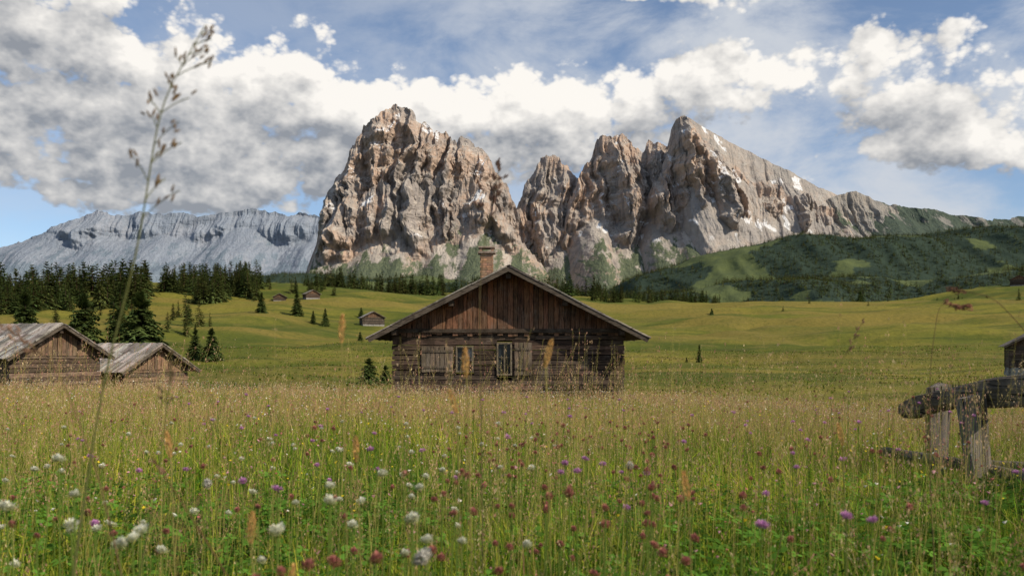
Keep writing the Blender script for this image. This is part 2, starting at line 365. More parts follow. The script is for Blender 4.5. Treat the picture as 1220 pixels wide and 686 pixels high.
# conifers ---------------------------------------------------------------
def spruce(h,r,nw,nb,ns,rng,tw=.34):
    """returns V,T,C of needle sprays around a tapered trunk"""
    n=nw*nb
    lev=np.repeat(np.arange(nw),nb)/nw
    zf=.06+.92*lev+rng.uniform(-.02,.02,n)
    L=r*((1-zf)**.85)*rng.uniform(.62,1.12,n)+.03*r
    a=rng.uniform(0,2*np.pi,n)
    lop=1+.18*np.sin(a*2+rng.uniform(0,6)); L=L*lop
    droop=rng.uniform(.18,.5,n)*(1-zf)+.02
    up=(zf>.75)*.5
    d=np.stack([np.cos(a),np.sin(a),0*a],1); sd=np.stack([-np.sin(a),np.cos(a),0*a],1)
    V=[];T=[];C=[]; cnt=0
    shade=rng.uniform(.5,1.35,n)
    for s in range(ns):
        f0=s/ns; f1=(s+1.3)/ns; fm=(s+.5)/ns
        def P(f,side,dn): 
            zz=zf*h-droop*L*f*f*1.2+up*L*f-dn
            return d*(L*f)[:,None]+sd*side[:,None]+np.stack([0*a,0*a,zz],1)
        w=tw*L*(1-.7*fm)+.02*r
        j=rng.uniform(.6,1.3,n)
        A=P(f0,0*w,0*w); B=P(f1,w*j,.15*w); B2=P(f1,-w*rng.uniform(.6,1.3,n),.15*w); D=P(min(f1,1.0),0*w,-.05*w); E=P(fm+.1,0*w,.55*w*rng.uniform(.5,1.4,n)+.01*h)
        vv=np.stack([A,B,D,B2,E],1).reshape(-1,3); V.append(vv)
        k=cnt+np.arange(n)*5
        T+= [np.stack([k,k+1,k+2],1),np.stack([k,k+2,k+3],1),np.stack([k,k+4,k+2],1)]
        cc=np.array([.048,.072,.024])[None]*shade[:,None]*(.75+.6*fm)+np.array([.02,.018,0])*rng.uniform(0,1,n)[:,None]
        C.append(np.repeat(cc,5,0)); cnt+=5*n
    m=6; th=np.arange(m)/m*2*np.pi; rt=.022*h
    tv=np.vstack([np.stack([rt*np.cos(th),rt*np.sin(th),0*th-.4],1),[[0,0,h*.99]]])
    V.append(tv); T.append(np.array([[cnt+i,cnt+(i+1)%m,cnt+m] for i in range(m)])); C.append(np.tile([.06,.045,.035],(m+1,1)))
    return np.vstack(V),np.vstack(T),np.vstack(C)
def forest(name,xy,hs,var,zoff=0,zs=None):
    VV=[];TT=[];CC=[];n=0
    for i,((x,y),h) in enumerate(zip(xy,hs)):
        V,T,C=var[R.integers(len(var))]
        a=R.uniform(0,6.28); ca,sa=np.cos(a),np.sin(a)
        W=V*h; wd=R.uniform(.8,1.25)
        z=zs[i] if zs is not None else float(gz(x,y))
        W=np.stack([(W[:,0]*ca-W[:,1]*sa)*wd+x,(W[:,0]*sa+W[:,1]*ca)*wd+y,W[:,2]+z+zoff],1)
        VV.append(W);TT.append(T+n);CC.append(C*R.uniform(.65,1.35)*np.array([1+R.uniform(-.1,.3),1,1]));n+=len(V)
    return make_obj(name,np.vstack(VV),None,np.vstack(TT),M_spruce,np.vstack(CC))
mid=[spruce(1.,.24+.03*(i%3),14,8,2,R) for i in range(6)]
low=[spruce(1.,.30,5,5,1,R,.6) for i in range(5)]
def mass(n,t0,t1,y0,y1,h0,h1,clump=.0,seed=0.):
    out=[]
    while len(out)<n:
        y=R.uniform(y0,y1); t=R.uniform(t0,t1); x=t*y
        if fbm(x/22.,y/22.,seed,2)>clump: out.append((x,y))
    return out,R.uniform(h0,h1,n)*np.where(R.uniform(size=n)<.25,.6,1)
xy=[];hs=[]
for a in [(460,-.78,-.41,280,350,8,15,-.2),(80,-.60,-.50,250,290,6,11,.0),(150,-.395,-.285,330,400,8,12,-.3),(30,-.36,-.33,300,320,7,11,-.5),
          (600,-.225,.10,440,570,7,13,-.3),(150,.09,.235,410,460,4,8,-.3),(40,-.30,-.2,350,430,4,7,.1),(30,-.58,-.34,170,270,3,8,-.2),(12,.3,.58,300,400,2,5,-.3)]:
    p,h=mass(*a,seed=1.); xy+=p; hs+=list(h)
forest('forest',xy,hs,mid,-.2)
VX=[];HS=[];ZS=[]
for (X_,Y_,Z_,mk),cnt in zip(hills,(8500,6000,3500)):
    vis=(mk<.5); vis[:10]=False; vis[80:]=False
    idx=np.argwhere(vis); pick=idx[R.integers(0,len(idx),cnt)]
    for i,j in pick:
        VX.append((X_[i,j]+R.normal()*9,Y_[i,j]+R.normal()*5)); ZS.append(Z_[i,j]-2); HS.append(R.uniform(10,20))
forest('distant_forest',VX,HS,low,0,ZS)
trees=[(-62.4,113,8.8,.38),(-57.3,118,9.0,.46),(-45.9,109,9.2,.54),(-47.6,114,6.4,.50),(-42.4,118,4.6,.36),(-39.2,115,4.4,.46),(-53.0,119,7.0,.46),(-65.8,118,7.0,.44),
       (-71.,250,6.2,.34),(-61.,250,7.2,.30),(-49.8,235,5.,.3),(-53,235,3.8,.3),(-12.3,76,2.4,.6),(-11.2,78,1.8,.6),
       (25.5,120,3.0,.24),(24.0,121,1.1,.4),(158,400,6.,.4),(50.2,86,5.1,.36),(20,118,.9,.4),(-25,210,2.4,.3),(-31,180,2.0,.4),(68,300,2.2,.5),(-44.5,260,3.2,.35)]
for x,y,h,r in trees:
    V,T,C=spruce(h,h*r,int(16+h*1.8),13,4,R)
    V=V+np.array([x,y,float(gz(x,y))-.05])
    make_obj('spruce_tree',V,None,T,M_spruce,C*R.uniform(.75,1.05))

# ------------------------------------------------------------------ huts
def rotx(a): return [[1,0,0],[0,math.cos(a),-math.sin(a)],[0,math.sin(a),math.cos(a)]]
def roty(a): return [[math.cos(a),0,math.sin(a)],[0,1,0],[-math.sin(a),0,math.cos(a)]]
def woodcol(base,v=.35):
    b=np.array(base)*R.uniform(1-v,1+v); return tuple(b*np.array([1+R.uniform(-.08,.12),1,1+R.uniform(-.08,.05)]))
def make_hut(name,loc,rz,hw,L,zb,ze,pitch,ov,ovf,rowh,hero=False,wallc=(.085,.06,.045),gabc=(.15,.075,.04),roofc=(.21,.19,.17),openings=()):
    """local: front gable faces -Y at y=0, width 2*hw, wall bottom zb, plate height ze"""
    e=bpy.data.objects.new(name,None); scene.collection.objects.link(e); e.location=loc; e.rotation_euler=(0,0,rz)
    th=.16; tp=math.tan(pitch)
    A=Acc(); n=int(round((ze-zb)/rowh)); rh=(ze-zb)/n
    for i in range(n):
        z=zb+(i+.5)*rh
        segs=[(-hw,hw)]
        for (ox0,ox1,oz0,oz1) in openings:
            if z+rh*.5>oz0 and z-rh*.5<oz1:
                ns=[]
                for a,b in segs:
                    if ox0<b and ox1>a: 
                        if ox0-a>.05: ns.append((a,ox0))
                        if b-ox1>.05: ns.append((ox1,b))
                    else: ns.append((a,b))
                segs=ns
        for a,b in segs:
            cuts=[a]; 
            if hero and b-a>2.5 and R.uniform()<.6: cuts.append(R.uniform(a+.6,b-.6))
            cuts.append(b)
            for c0,c1 in zip(cuts[:-1],cuts[1:]):
                e0=.10+R.uniform(0,.07) if c0==-hw else -.004; e1=.10+R.uniform(0,.07) if c1==hw else -.004
                A.box(((c0-e0+c1+e1)/2,R.uniform(-.022,.022),z),(c1-c0+e0+e1,th,rh-R.uniform(.012,.035)),rot=roty(R.normal()*.003),col=woodcol(wallc,.6),jit=.007)
        A.box((0,L,z),(2*hw+.3,th,rh-.02),col=woodcol(wallc),jit=.004)
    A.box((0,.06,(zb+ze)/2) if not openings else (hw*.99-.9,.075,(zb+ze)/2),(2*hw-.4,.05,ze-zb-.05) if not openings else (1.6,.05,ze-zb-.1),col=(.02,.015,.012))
    A.obj('front_log_wall',M_wx,e)
    A=Acc()
    for i in range(n):
        z=zb+(i+.5)*rh
        for sx in (-1,1): A.box((sx*hw,L/2,z+.01),(th,L-.17,rh-.02),col=woodcol(wallc),jit=.004)
    A.obj('side_log_wall',M_wy,e)
    A=Acc(); bw=.17 if hero else .2; x=-hw-.02
    while x<hw:
        w=bw*R.uniform(.75,1.25); xc=x+w/2
        top=ze+(hw-abs(xc))*tp+.02
        bot=ze-(.08+R.uniform(0,.16) if hero else .06)
        if top-bot>.12:
            V_=np.array([[x,0,bot],[x+w-.016,0,bot+R.normal()*.01],[x+w-.016,0,ze+(hw-abs(x+w-.016))*tp+.03],[x,0,ze+(hw-abs(x))*tp+.03]])
            yy=-.105-R.uniform(0,.03); f=V_.copy(); f[:,1]=yy; bk=V_.copy(); bk[:,1]=yy+.028
            cc=np.array(woodcol(gabc,.5)); gl=cc*.55+np.array([.17,.125,.09])*.45   # paler, greyer lower ends
            C=np.array([gl,gl,cc,cc]*2)
            A.add(np.vstack([f,bk]),[[0,1,2,3],[4,7,6,5],[0,4,5,1],[1,5,6,2],[3,2,6,7],[0,3,7,4]],None,C)
        x+=w
    A.add([[-hw,.0,ze],[hw,.0,ze],[0,.0,ze+hw*tp]],None,[[0,1,2]],(.03,.02,.015))
    A.add([[-hw,L,ze],[hw,L,ze],[0,L,ze+hw*tp]],None,[[0,2,1]],(.1,.07,.05))
    A.obj('gable_boards',M_wz,e)
    A=Acc(); sl=(hw+ov)/math.cos(pitch); y0=-ovf; y1=L+ovf
    zr=ze+hw*tp+.06
    for sx in (-1,1):
        rt=roty(sx*pitch); rt=np.array(rt)
        ux=np.array([sx*math.cos(pitch),0,-math.sin(pitch)]); un=np.array([sx*math.sin(pitch),0,math.cos(pitch)])
        c=np.array([0,(y0+y1)/2,zr])+ux*sl/2+un*.03
        A.box(c,(sl,y1-y0-.06,.05),rt,(.10,.075,.055))
        nc=3 if hero else 3; cl=sl/nc
        for ci in range(nc):
            y=y0
            while y<y1-.02:
                w=min(R.uniform(.16,.3),y1-y)
                ln=cl*1.08+R.uniform(-.05,.08)
                s0=cl*(ci+.5)+ (0.04 if ci==nc-1 else 0)
                c=np.array([0,y+w/2,zr])+ux*(s0)+un*(.075+.012*(nc-ci)+R.uniform(0,.02))
                A.box(c,(ln,w-.015,.028),rt@np.array(roty(sx*.012+R.normal()*.006)),woodcol(roofc,.55),jit=.006)
                y+=w
    A.obj('roof',M_wx,e)
    A=Acc()
    for sx in (-1,1):
        rt=np.array(roty(sx*pitch)); ux=np.array([sx*math.cos(pitch),0,-math.sin(pitch)]); un=np.array([sx*math.sin(pitch),0,math.cos(pitch)])
        c=np.array([0,y0-.02,zr])+ux*(sl/2+.03)+un*.01
        A.box(c,(sl+.06,.035,.15 if hero else .12),rt,(.10,.08,.062),jit=.004)
        # roof-edge battens in lengths
        kk=4
        for q_ in range(kk):
            c=np.array([0,y0-.045,zr])+ux*((sl+.10)*(q_+.5)/kk)+un*(.105+R.uniform(-.008,.01))
            A.box(c,((sl+.10)/kk-.008,.05,.042),rt@np.array(roty(R.normal()*.006)),woodcol((.28,.25,.22),.25),jit=.005)
    for px_ in (-hw,-hw*.5,0,hw*.5,hw):
        zz=zr-.14-abs(px_)*tp if px_ else zr-.2
        A.box((px_,(y0+.08+.6)/2,zz),(.16,abs(y0)+.45,.17),None,(.07,.05,.037),jit=.004)
    A.box((0,-.14,ze-.02),(2*hw+.1,.05,.12),None,woodcol((.07,.05,.036)),jit=.003) if hero else None
    A.obj('bargeboards_and_purlins',M_wx,e)
    A=Acc(); k=int(2*hw/.45)
    for i in range(k): A.box((-hw+(i+.5)*2*hw/k,R.uniform(-.03,.03),zb-.3),(2*hw/k-.02,.34,.62),roty(R.normal()*.03),(1,1,1),.03)
    for i in range(int(L/.5)):
        for sx in (-1,1): A.box((sx*(hw-.03),.5+i*.5,zb-.3),(.3,.46,.62),None,(1,1,1),.03)
    A.obj('stone_foundation',M_stone,e)
    return e,zr
def window(e,xc,zc,w,h,shutter=None,curtain=True):
    A=Acc(); fr=.05
    for sx in (-1,1): A.box((xc+sx*(w/2-fr/2),-.075,zc),(fr,.10,h),None,(1,1,1),.002)
    for sz in (-1,1): A.box((xc,-.073,zc+sz*(h/2-fr/2)),(w-2*fr-.002,.10,fr),None,(1,1,1),.002)
    A.box((xc,-.05,zc),(.03,.04,h-2*fr-.002)); A.box((xc-w*.2,-.05,zc+.05),(w*.3-.02,.035,.025)); A.box((xc+w*.2,-.05,zc+.05),(w*.3-.02,.035,.025))
    A.obj('window_frame',M_paint,e)
    A=Acc(); A.box((xc,-.01,zc),(w-2*fr+.02,.01,h-2*fr+.02)); A.obj('window_pane',M_glass,e)
    if curtain:
        xs=np.linspace(xc+.03,xc+w/2-fr,14); V=[]
        for x in xs:
            V+= [[x,-.022+.006*math.sin(x*90),zc-.05],[x,-.022+.006*math.sin(x*90),zc+h/2-fr]]
        A=Acc(); A.add(V,[[2*i,2*i+2,2*i+3,2*i+1] for i in range(13)]); A.obj('curtain',M_curtain,e)
    if shutter:
        x0,x1=shutter; A=Acc(); k=max(2,int(round((x1-x0)/.16))); bw=(x1-x0)/k
        for i in range(k): A.box((x0+(i+.5)*bw,-.13,zc),(bw-.016,.03,h-.02+R.normal()*.015),None,woodcol((.17,.135,.10),.35),.004)
        A.box(((x0+x1)/2,-.158,zc+h*.3),(x1-x0-.04,.025,.07),None,(.12,.095,.07)); A.box(((x0+x1)/2,-.158,zc-h*.3),(x1-x0-.04,.025,.07),None,(.12,.095,.07))
        A.obj('shutter',M_wz,e)
ops=[(-1.72,-1.14,.12,.98),(-.38,.12,.02,1.10)]
hut,zr=make_hut('wooden_hut',(-.12,29,0),0,3.68,8.,-.95,1.50,math.radians(27.0),.74,.8,.165,True,wallc=(.083,.056,.041),gabc=(.175,.075,.036),openings=ops)
window(hut,-1.43,.55,.58,.86,shutter=(-2.85,-1.80)); window(hut,-.13,.56,.50,1.08,shutter=(.2,.78),curtain=False)
A=Acc(); cx,cy=-.78,2.4; bz=2.6
M=Acc(); M.box((cx,cy,3.35),(.40,.40,1.66)); M.obj('chimney_mortar',M_mortar,hut)
for r_ in range(20):
    z=bz+r_*.085
    for side in range(4):
        for b in range(2):
            u=-.11+.22*b+(.02 if r_%2 else -.02)
            s=.205
            cc=woodcol((.36,.22,.14),.35)
            p={0:(u,-.2),1:(.2,u),2:(u,.2),3:(-.2,u)}[side]
            sz=(s,.05,.072) if side in(0,2) else (.05,s,.072)
            A.box((cx+p[0],cy+p[1],z),sz,None,cc,.002)
A.box((cx,cy,bz+1.70),(.62,.62,.07),None,(.3,.24,.2),.004)
for sx in(-1,1):
    for sy in(-1,1): A.box((cx+sx*.2,cy+sy*.2,bz+1.79),(.09,.09,.12),None,(.35,.22,.15))
A.box((cx,cy,bz+1.88),(.58,.58,.05),None,(.28,.22,.18),.004)
A.obj('chimney',M_brick,hut)

def small(name,x,y,rz,hw,L,wh,pitch,zbase=None,**k):
    z=float(gz(x,y)) if zbase is None else zbase
    e,_=make_hut(name,(x,y,z),rz,hw,L,.25,wh,math.radians(pitch),.45,.5,.2,False,**k); return e
small('wooden_hut',-17.2,42.5,math.radians(62),1.75,3.6,1.50,30,zbase=-1.55,roofc=(.36,.33,.30),wallc=(.15,.105,.075),gabc=(.21,.13,.08))
small('wooden_hut',-19.4,37.5,math.radians(62),1.95,4.5,1.75,30,zbase=-1.10,roofc=(.34,.31,.28),wallc=(.15,.105,.075),gabc=(.21,.13,.08))
small('wooden_barn',-37.7,240,math.radians(20),2.9,4.5,2.2,27,roofc=(.25,.25,.26),wallc=(.09,.07,.055))
small('wooden_barn',-74.5,330,math.radians(30),2.6,4.,1.8,27); small('wooden_barn',-87.,330,math.radians(10),2.2,4.,1.6,27)
small('wooden_barn',236,410,math.radians(-30),3.6,7,3,27); small('wooden_barn',41.,68,math.radians(-25),2.2,4,2.1,28,zbase=-.9)

# ------------------------------------------------------------------ fence on the right
fe=bpy.data.objects.new('wooden_fence',None); scene.collection.objects.link(fe)
A=Acc()
s=np.linspace(0,1,26)
rp=np.stack([3.13-.1*s+.25*s*s,7.05-3.6*s,.42+.46*s+.04*np.sin(s*5)],1)
V=[]
for i,p in enumerate(rp):
    rr=(.085+.05*s[i])*(1+.18*noise3(s[i]*7,1.3,0))*(0.75+.25*min(1,i/2))
    for q in np.arange(12)/12*2*np.pi:
        k=1+.16*noise3(math.cos(q)*1.5,math.sin(q)*1.5,s[i]*9)+.09*noise3(q*3,s[i]*40,2)
        dx=math.cos(q)*rr*.7*k; dz=math.sin(q)*rr*1.1*k
        if dz>rr*.55: dz=rr*.55+(dz-rr*.55)*.3
        V.append([p[0]+dx,p[1],p[2]+dz])
V=np.array(V); n=12; i_=np.arange(25)[:,None]*n; j_=np.arange(n)[None]; Q=np.stack([i_+j_,i_+(j_+1)%n,i_+n+(j_+1)%n,i_+n+j_],-1).reshape(-1,4)
V=np.vstack([V,rp[:1],rp[-1:]]); T=[[312,k,(k+1)%n] for k in range(n)]+[[313,300+(k+1)%n,300+k] for k in range(n)]
A.add(V,Q,T,(.17,.135,.10)); A.obj('top_rail',M_wy,fe,False)
A=Acc(); 
A.box((3.26,6.78,.10),(.11,.11,1.0),roty(.03),(.19,.165,.14),.012); A.box((3.02,5.7,.12),(.13,.06,.95),roty(-.12),(.22,.19,.16),.01); A.box((3.22,4.6,.2),(.12,.12,1.1),roty(.05),(.2,.17,.14),.012)
A.obj('posts',M_wz,fe)
A=Acc(); A.tube([[3.0,7.1,.07],[3.1,6.2,.10],[3.12,5.2,.12],[3.2,4.2,.16]],.04,8,(.17,.145,.12)); A.tube([[3.1,7.3,-.05],[3.5,6.4,.05],[4.2,5.6,.1]],.04,8,(.17,.145,.12)); A.obj('lower_rail',M_wy,fe,True)

# ------------------------------------------------------------------ meadow grass
def blades(acc,x,y,h,w,lean,ldir,col,segs):
    n=len(x); z=gz(x,y)-.01
    fa=R.uniform(0,np.pi,n); fx=np.cos(fa)*w/2; fy=np.sin(fa)*w/2
    lx=np.cos(ldir);lyy=np.sin(ldir)
    V=np.empty((n,2*segs+1,3)); C=np.empty((n,2*segs+1,3))
    for s in range(segs+1):
        t=s/segs; off=lean*h*t**2; zz=z+h*t*(1-.35*np.clip(lean,0,1.3)*t); ww=(1-t**1.6*.9)
        if s<segs:
            V[:,2*s]=np.stack([x+lx*off-fx*ww,y+lyy*off-fy*ww,zz],1); V[:,2*s+1]=np.stack([x+lx*off+fx*ww,y+lyy*off+fy*ww,zz],1)
            C[:,2*s]=C[:,2*s+1]=col
        else: V[:,2*s]=np.stack([x+lx*off,y+lyy*off,zz],1); C[:,2*s]=col
    k=np.arange(n)*(2*segs+1); Q=[np.stack([k+2*s,k+2*s+1,k+2*s+3,k+2*s+2],1) for s in range(segs-1)]
    T=np.stack([k+2*segs-2,k+2*segs-1,k+2*segs],1)
    acc.add(V.reshape(-1,3),np.vstack(Q) if Q else None,T,C.reshape(-1,3))
def scatter(n,y0,y1,tm=.72,cl=.0,sc=1.2,seed=0.):
    y=np.sqrt(R.uniform(y0*y0,y1*y1,int(n*1.9))); t=R.uniform(-tm,tm,len(y)); x=t*y
    f=fbm(x/sc,y/sc,seed,3); keep=R.uniform(size=len(y))<np.clip(.60+cl*f*1.6,0.08,1)
    return x[keep][:n],y[keep][:n]
pal=np.array([[.15,.29,.025],[.24,.37,.03],[.33,.40,.045],[.42,.42,.06],[.075,.16,.02]])
dry=np.array([[.50,.34,.12],[.52,.34,.16],[.38,.22,.11],[.58,.44,.21]])
def gcol(x,y,dryf):
    n=len(x); c=pal[R.integers(0,5,n)]*R.uniform(.5,1.2,n)[:,None]
    f=fbm(x/1.7,y/2.2,8.,3); c=c*(1+.5*f[:,None]*np.array([1.3,.8,.6]))
    g2=fbm(x/5.,y/9.,18.,3); g3=fbm(x/2.5,y/3.5,28.,3)
    d=R.uniform(size=n)<dryf*(1+1.7*g2+1.0*g3); c[d]=dry[R.integers(0,4,d.sum())]*R.uniform(.65,1.15,d.sum())[:,None]
    return np.clip(c,.005,.8)
not_hut=lambda x,y: ~((np.abs(x+.12)<3.9)&(y>28.75)&(y<37.3))
A=Acc()
for n,y0,y1,h0,h1,w0,w1,seg,tm in [(34000,.9,4,.14,.40,.003,.0105,3,.72),(60000,4,12,.16,.42,.005,.013,2,.70),(70000,12,30,.15,.32,.012,.022,1,.68),(36000,30,60,.15,.30,.03,.055,1,.68)]:
    x,y=scatter(n,y0,y1,tm,1.1,.9 if y0<4 else 1.2)
    k=not_hut(x,y); x=x[k];y=y[k]; n=len(x)
    hf=1+.45*fbm(x/1.3,y/1.3,5.,2)
    h=R.uniform(h0,h1,n)*hf; 
    if y0<1: h*=np.clip(.6+.3*y,.6,1)
    dryf=.05+.45*sstep(4.,17,y)
    blades(A,x,y,h,R.uniform(w0,w1,n),R.uniform(.05,1.1,n)**1.2,R.uniform(0,2*np.pi,n),gcol(x,y,dryf),seg)
x,y=scatter(30000,60,150,.68,.8,9.); blades(A,x,y,R.uniform(.1,.28,len(x)),R.uniform(.08,.18,len(x)),R.uniform(.1,.8,len(x)),R.uniform(0,6.28,len(x)),gcol(x,y,.3)*.45,1)
A.obj('meadow_grass',M_grass)

A=Acc(); x,y=scatter(11000,.9,5,.72,1.2,.6,3.); n=len(x); hz=R.uniform(.05,.31,n)
z=gz(x,y)+hz; sz=R.uniform(.009,.025,n); base=R.uniform(0,6.28,n); tl=R.uniform(-.5,.5,(n,2)); cc=np.array([.10,.21,.03])*R.uniform(.4,1.5,n)[:,None]
for l in range(3):
    a=base+l*2.094; d=np.stack([np.cos(a),np.sin(a),tl[:,0]*np.cos(a)+tl[:,1]*np.sin(a)],1); s_=np.stack([-np.sin(a),np.cos(a),-tl[:,0]*np.sin(a)+tl[:,1]*np.cos(a)],1)
    o=np.stack([x,y,z],1); q=sz[:,None]
    V=np.stack([o,o+d*q*.7+s_*q*.5,o+d*q*1.4+s_*q*.45,o+d*q*1.45-s_*q*.45,o+d*q*.7-s_*q*.5],1)
    k=np.arange(n)*5; A.add(V.reshape(-1,3),np.stack([k+1,k+2,k+3,k+4],1),np.stack([k,k+1,k+4],1),np.repeat(cc,5,0))
A.obj('clover_leaves',M_grass)

# flowering grass stalks -------------------------------------------------
def stalks(acc,x,y,h,rad,lean,ldir,scol,hcol,K,hl,spread,ssz,m=4):
    n=len(x); z=gz(x,y)
    def P(t):
        off=lean*h*t**2.2
        return np.stack([x+np.cos(ldir)*off,y+np.sin(ldir)*off,z+h*t*(1-.2*lean*t)],1)
    th=np.arange(3)/3*2*np.pi; V=[]
    for i in range(m+1):
        t=i/m; c=P(np.full(n,t)); r=rad*(1-.75*t)
        V.append(np.stack([c+np.stack([np.cos(q)*r,np.sin(q)*r,0*r],1) for q in th],1))
    V=np.stack(V,1).reshape(-1,3); k=np.arange(n)*3*(m+1); Q=[]
    for i in range(m):
        for j in range(3): Q.append(np.stack([k+3*i+j,k+3*i+(j+1)%3,k+3*i+3+(j+1)%3,k+3*i+3+j],1))
    acc.add(V,np.vstack(Q),None,np.repeat(scol,3*(m+1),0))
    t=1-hl*R.uniform(0,1,(n,K)); 
    tt=t.ravel(); ii=np.repeat(np.arange(n),K)
    off=lean[ii]*h[ii]*tt**2.2
    c=np.stack([x[ii]+np.cos(ldir[ii])*off,y[ii]+np.sin(ldir[ii])*off,z[ii]+h[ii]*tt*(1-.2*lean[ii]*tt)],1)
    a=R.uniform(0,6.28,n*K); f=(1-(tt-(1-hl))/hl); sp=spread[ii]*(.25+f)*R.uniform(.2,1,n*K)*.75
    c=c+np.stack([np.cos(a)*sp,np.sin(a)*sp,sp*R.uniform(-.2,.7,n*K)],1)
    s=ssz*R.uniform(.6,1.4,n*K)
    d1=R.normal(size=(n*K,3)); d1[:,2]*=.5; d1/=np.linalg.norm(d1,axis=1)[:,None]; d2=np.stack([.3*np.cos(a),.3*np.sin(a),np.ones(n*K)],1)
    V=np.stack([c-d2*s[:,None],c+d1*s[:,None]*.45,c+d2*s[:,None],c-d1*s[:,None]*.45],1).reshape(-1,3)
    k=np.arange(n*K)*4; cc=hcol[ii]*R.uniform(.7,1.35,n*K)[:,None]
    acc.add(V,np.stack([k,k+1,k+2,k+3],1),None,np.repeat(cc,4,0))
A=Acc()
hc=np.array([[.55,.30,.20],[.60,.40,.24],[.46,.22,.17],[.66,.50,.30],[.36,.28,.13]])
for n,y0,y1,h0,h1,r,K,sz,sp,m in [(560,1.3,3.5,.45,1.06,.0011,36,.0028,.045,5),(2500,3.5,9,.42,1.12,.0016,22,.0046,.06,3),(5000,9,20,.32,.68,.0032,8,.011,.04,2),(6500,20,34,.26,.48,.006,5,.02,.05,1)]:
    x,y=scatter(n,y0,y1,.70,1.6,2.4,4.); k=not_hut(x,y); x=x[k];y=y[k];n=len(x)
    stalks(A,x,y,h0+(h1-h0)*R.uniform(0,1,n)**1.5,np.full(n,r),R.uniform(.0,.45,n),R.normal(.5,1.4,n),
       np.array([.36,.32,.10])*R.uniform(.7,1.2,n)[:,None],hc[R.integers(0,5,n)],K,.35,np.full(n,sp)*R.uniform(.3,1,n),sz,m)
A.obj('meadow_seed_heads',M_grass)

def hero_stem(name,P,rad,col,heads,hcol,size,br=.05,nbr=10,t0=.72,per=9,side=1):
    P=np.array(P,float); t=np.linspace(0,1,len(P)); ts=np.linspace(0,1,40)
    C=np.stack([np.interp(ts,t,P[:,i]) for i in range(3)],1)
    for _ in range(6): C[1:-1]=(C[:-2]+2*C[1:-1]+C[2:])/4
    A=Acc(); A.tube(C,rad*(1-.7*ts),6,col)
    for b in range(nbr):
        tb_=t0+(1-t0)*b/nbr; i=int(tb_*39); o=C[i]; tg=C[min(i+1,39)]-C[i-1]; tg/=np.linalg.norm(tg)
        a=R.uniform(0,6.28); sd=np.array([math.cos(a),math.sin(a)*.6,0]); ln=br*(1-.65*(tb_-t0)/(1-t0))*R.uniform(.6,1.2)
        pts=np.array([o+ (tg*.8+sd*.7)*ln*q+np.array([0,0,-.25*ln*q*q]) for q in np.linspace(0,1,6)])
        A.tube(pts,rad*.35,4,col,False)
        for k in range(per):
            q=R.uniform(.35,1.05); c=o+(tg*.8+sd*.7)*ln*q+np.array([0,0,-.25*ln*q*q])+R.normal(size=3)*size*.5
            d=tg*.9+sd*R.uniform(0,.8)+R.normal(size=3)*.25; d/=np.linalg.norm(d)
            L_=size*R.uniform(1.2,2.2); A.tube([c,c+d*L_*.3,c+d*L_*.7,c+d*L_],np.array([.1,.26,.2,.02])*size,5,tuple(np.array(hcol)*R.uniform(.7,1.3)),False)
    A.obj(name,M_grass)
hero_stem('tall_grass_stem',[(-.57,1.05,.0),(-.535,1.05,.55),(-.49,1.05,.85),(-.445,1.05,1.02),(-.42,1.05,1.19),(-.365,1.05,1.285)],.0019,(.16,.17,.06),0,(.20,.135,.07),.006,.055,17,.66,4)
hero_stem('tall_grass_stem',[(-.05,1.6,0),(-.055,1.6,.7),(-.06,1.6,1.0),(-.045,1.6,1.13),(-.02,1.6,1.235)],.0013,(.14,.12,.06),0,(.15,.09,.07),.006,.04,14,.76,5)
hero_stem('tall_grass_stem',[(.94,1.9,0),(.90,1.9,.6),(.90,1.9,.85),(.92,1.9,1.0),(.98,1.9,.99)],.0012,(.18,.13,.07),0,(.3,.15,.1),.006,.03,12,.8,5)
hero_stem('tall_grass_stem',[(1.10,1.7,0),(1.08,1.7,.6),(1.02,1.7,.90),(.93,1.7,1.0),(.84,1.7,1.015)],.0013,(.15,.09,.06),0,(.18,.10,.07),.005,.012,10,.90,3)
hero_stem('tall_grass_stem',[(-.42,1.2,0),(-.50,1.2,.45),(-.56,1.2,.72),(-.62,1.2,.88),(-.72,1.2,.95)],.0013,(.2,.13,.07),0,(.3,.18,.12),.005,.03,10,.8,5)
hero_stem('tall_grass_stem',[(.62,2.3,0),(.70,2.3,.4),(.80,2.3,.75),(.92,2.3,.98)],.0012,(.2,.15,.07),0,(.3,.18,.12),.005,.02,8,.88,4)
hero_stem('tall_grass_stem',[(-.10,1.15,.0),(-.24,1.15,.35),(-.38,1.15,.62),(-.47,1.15,.76)],.0020,(.15,.08,.045),0,(.3,.18,.12),.004,.01,3,.95,3)
hero_stem('tall_grass_stem',[(-.66,1.3,.0),(-.58,1.3,.4),(-.52,1.3,.72),(-.50,1.3,.90)],.0016,(.12,.13,.05),0,(.2,.14,.08),.005,.02,8,.85,3)
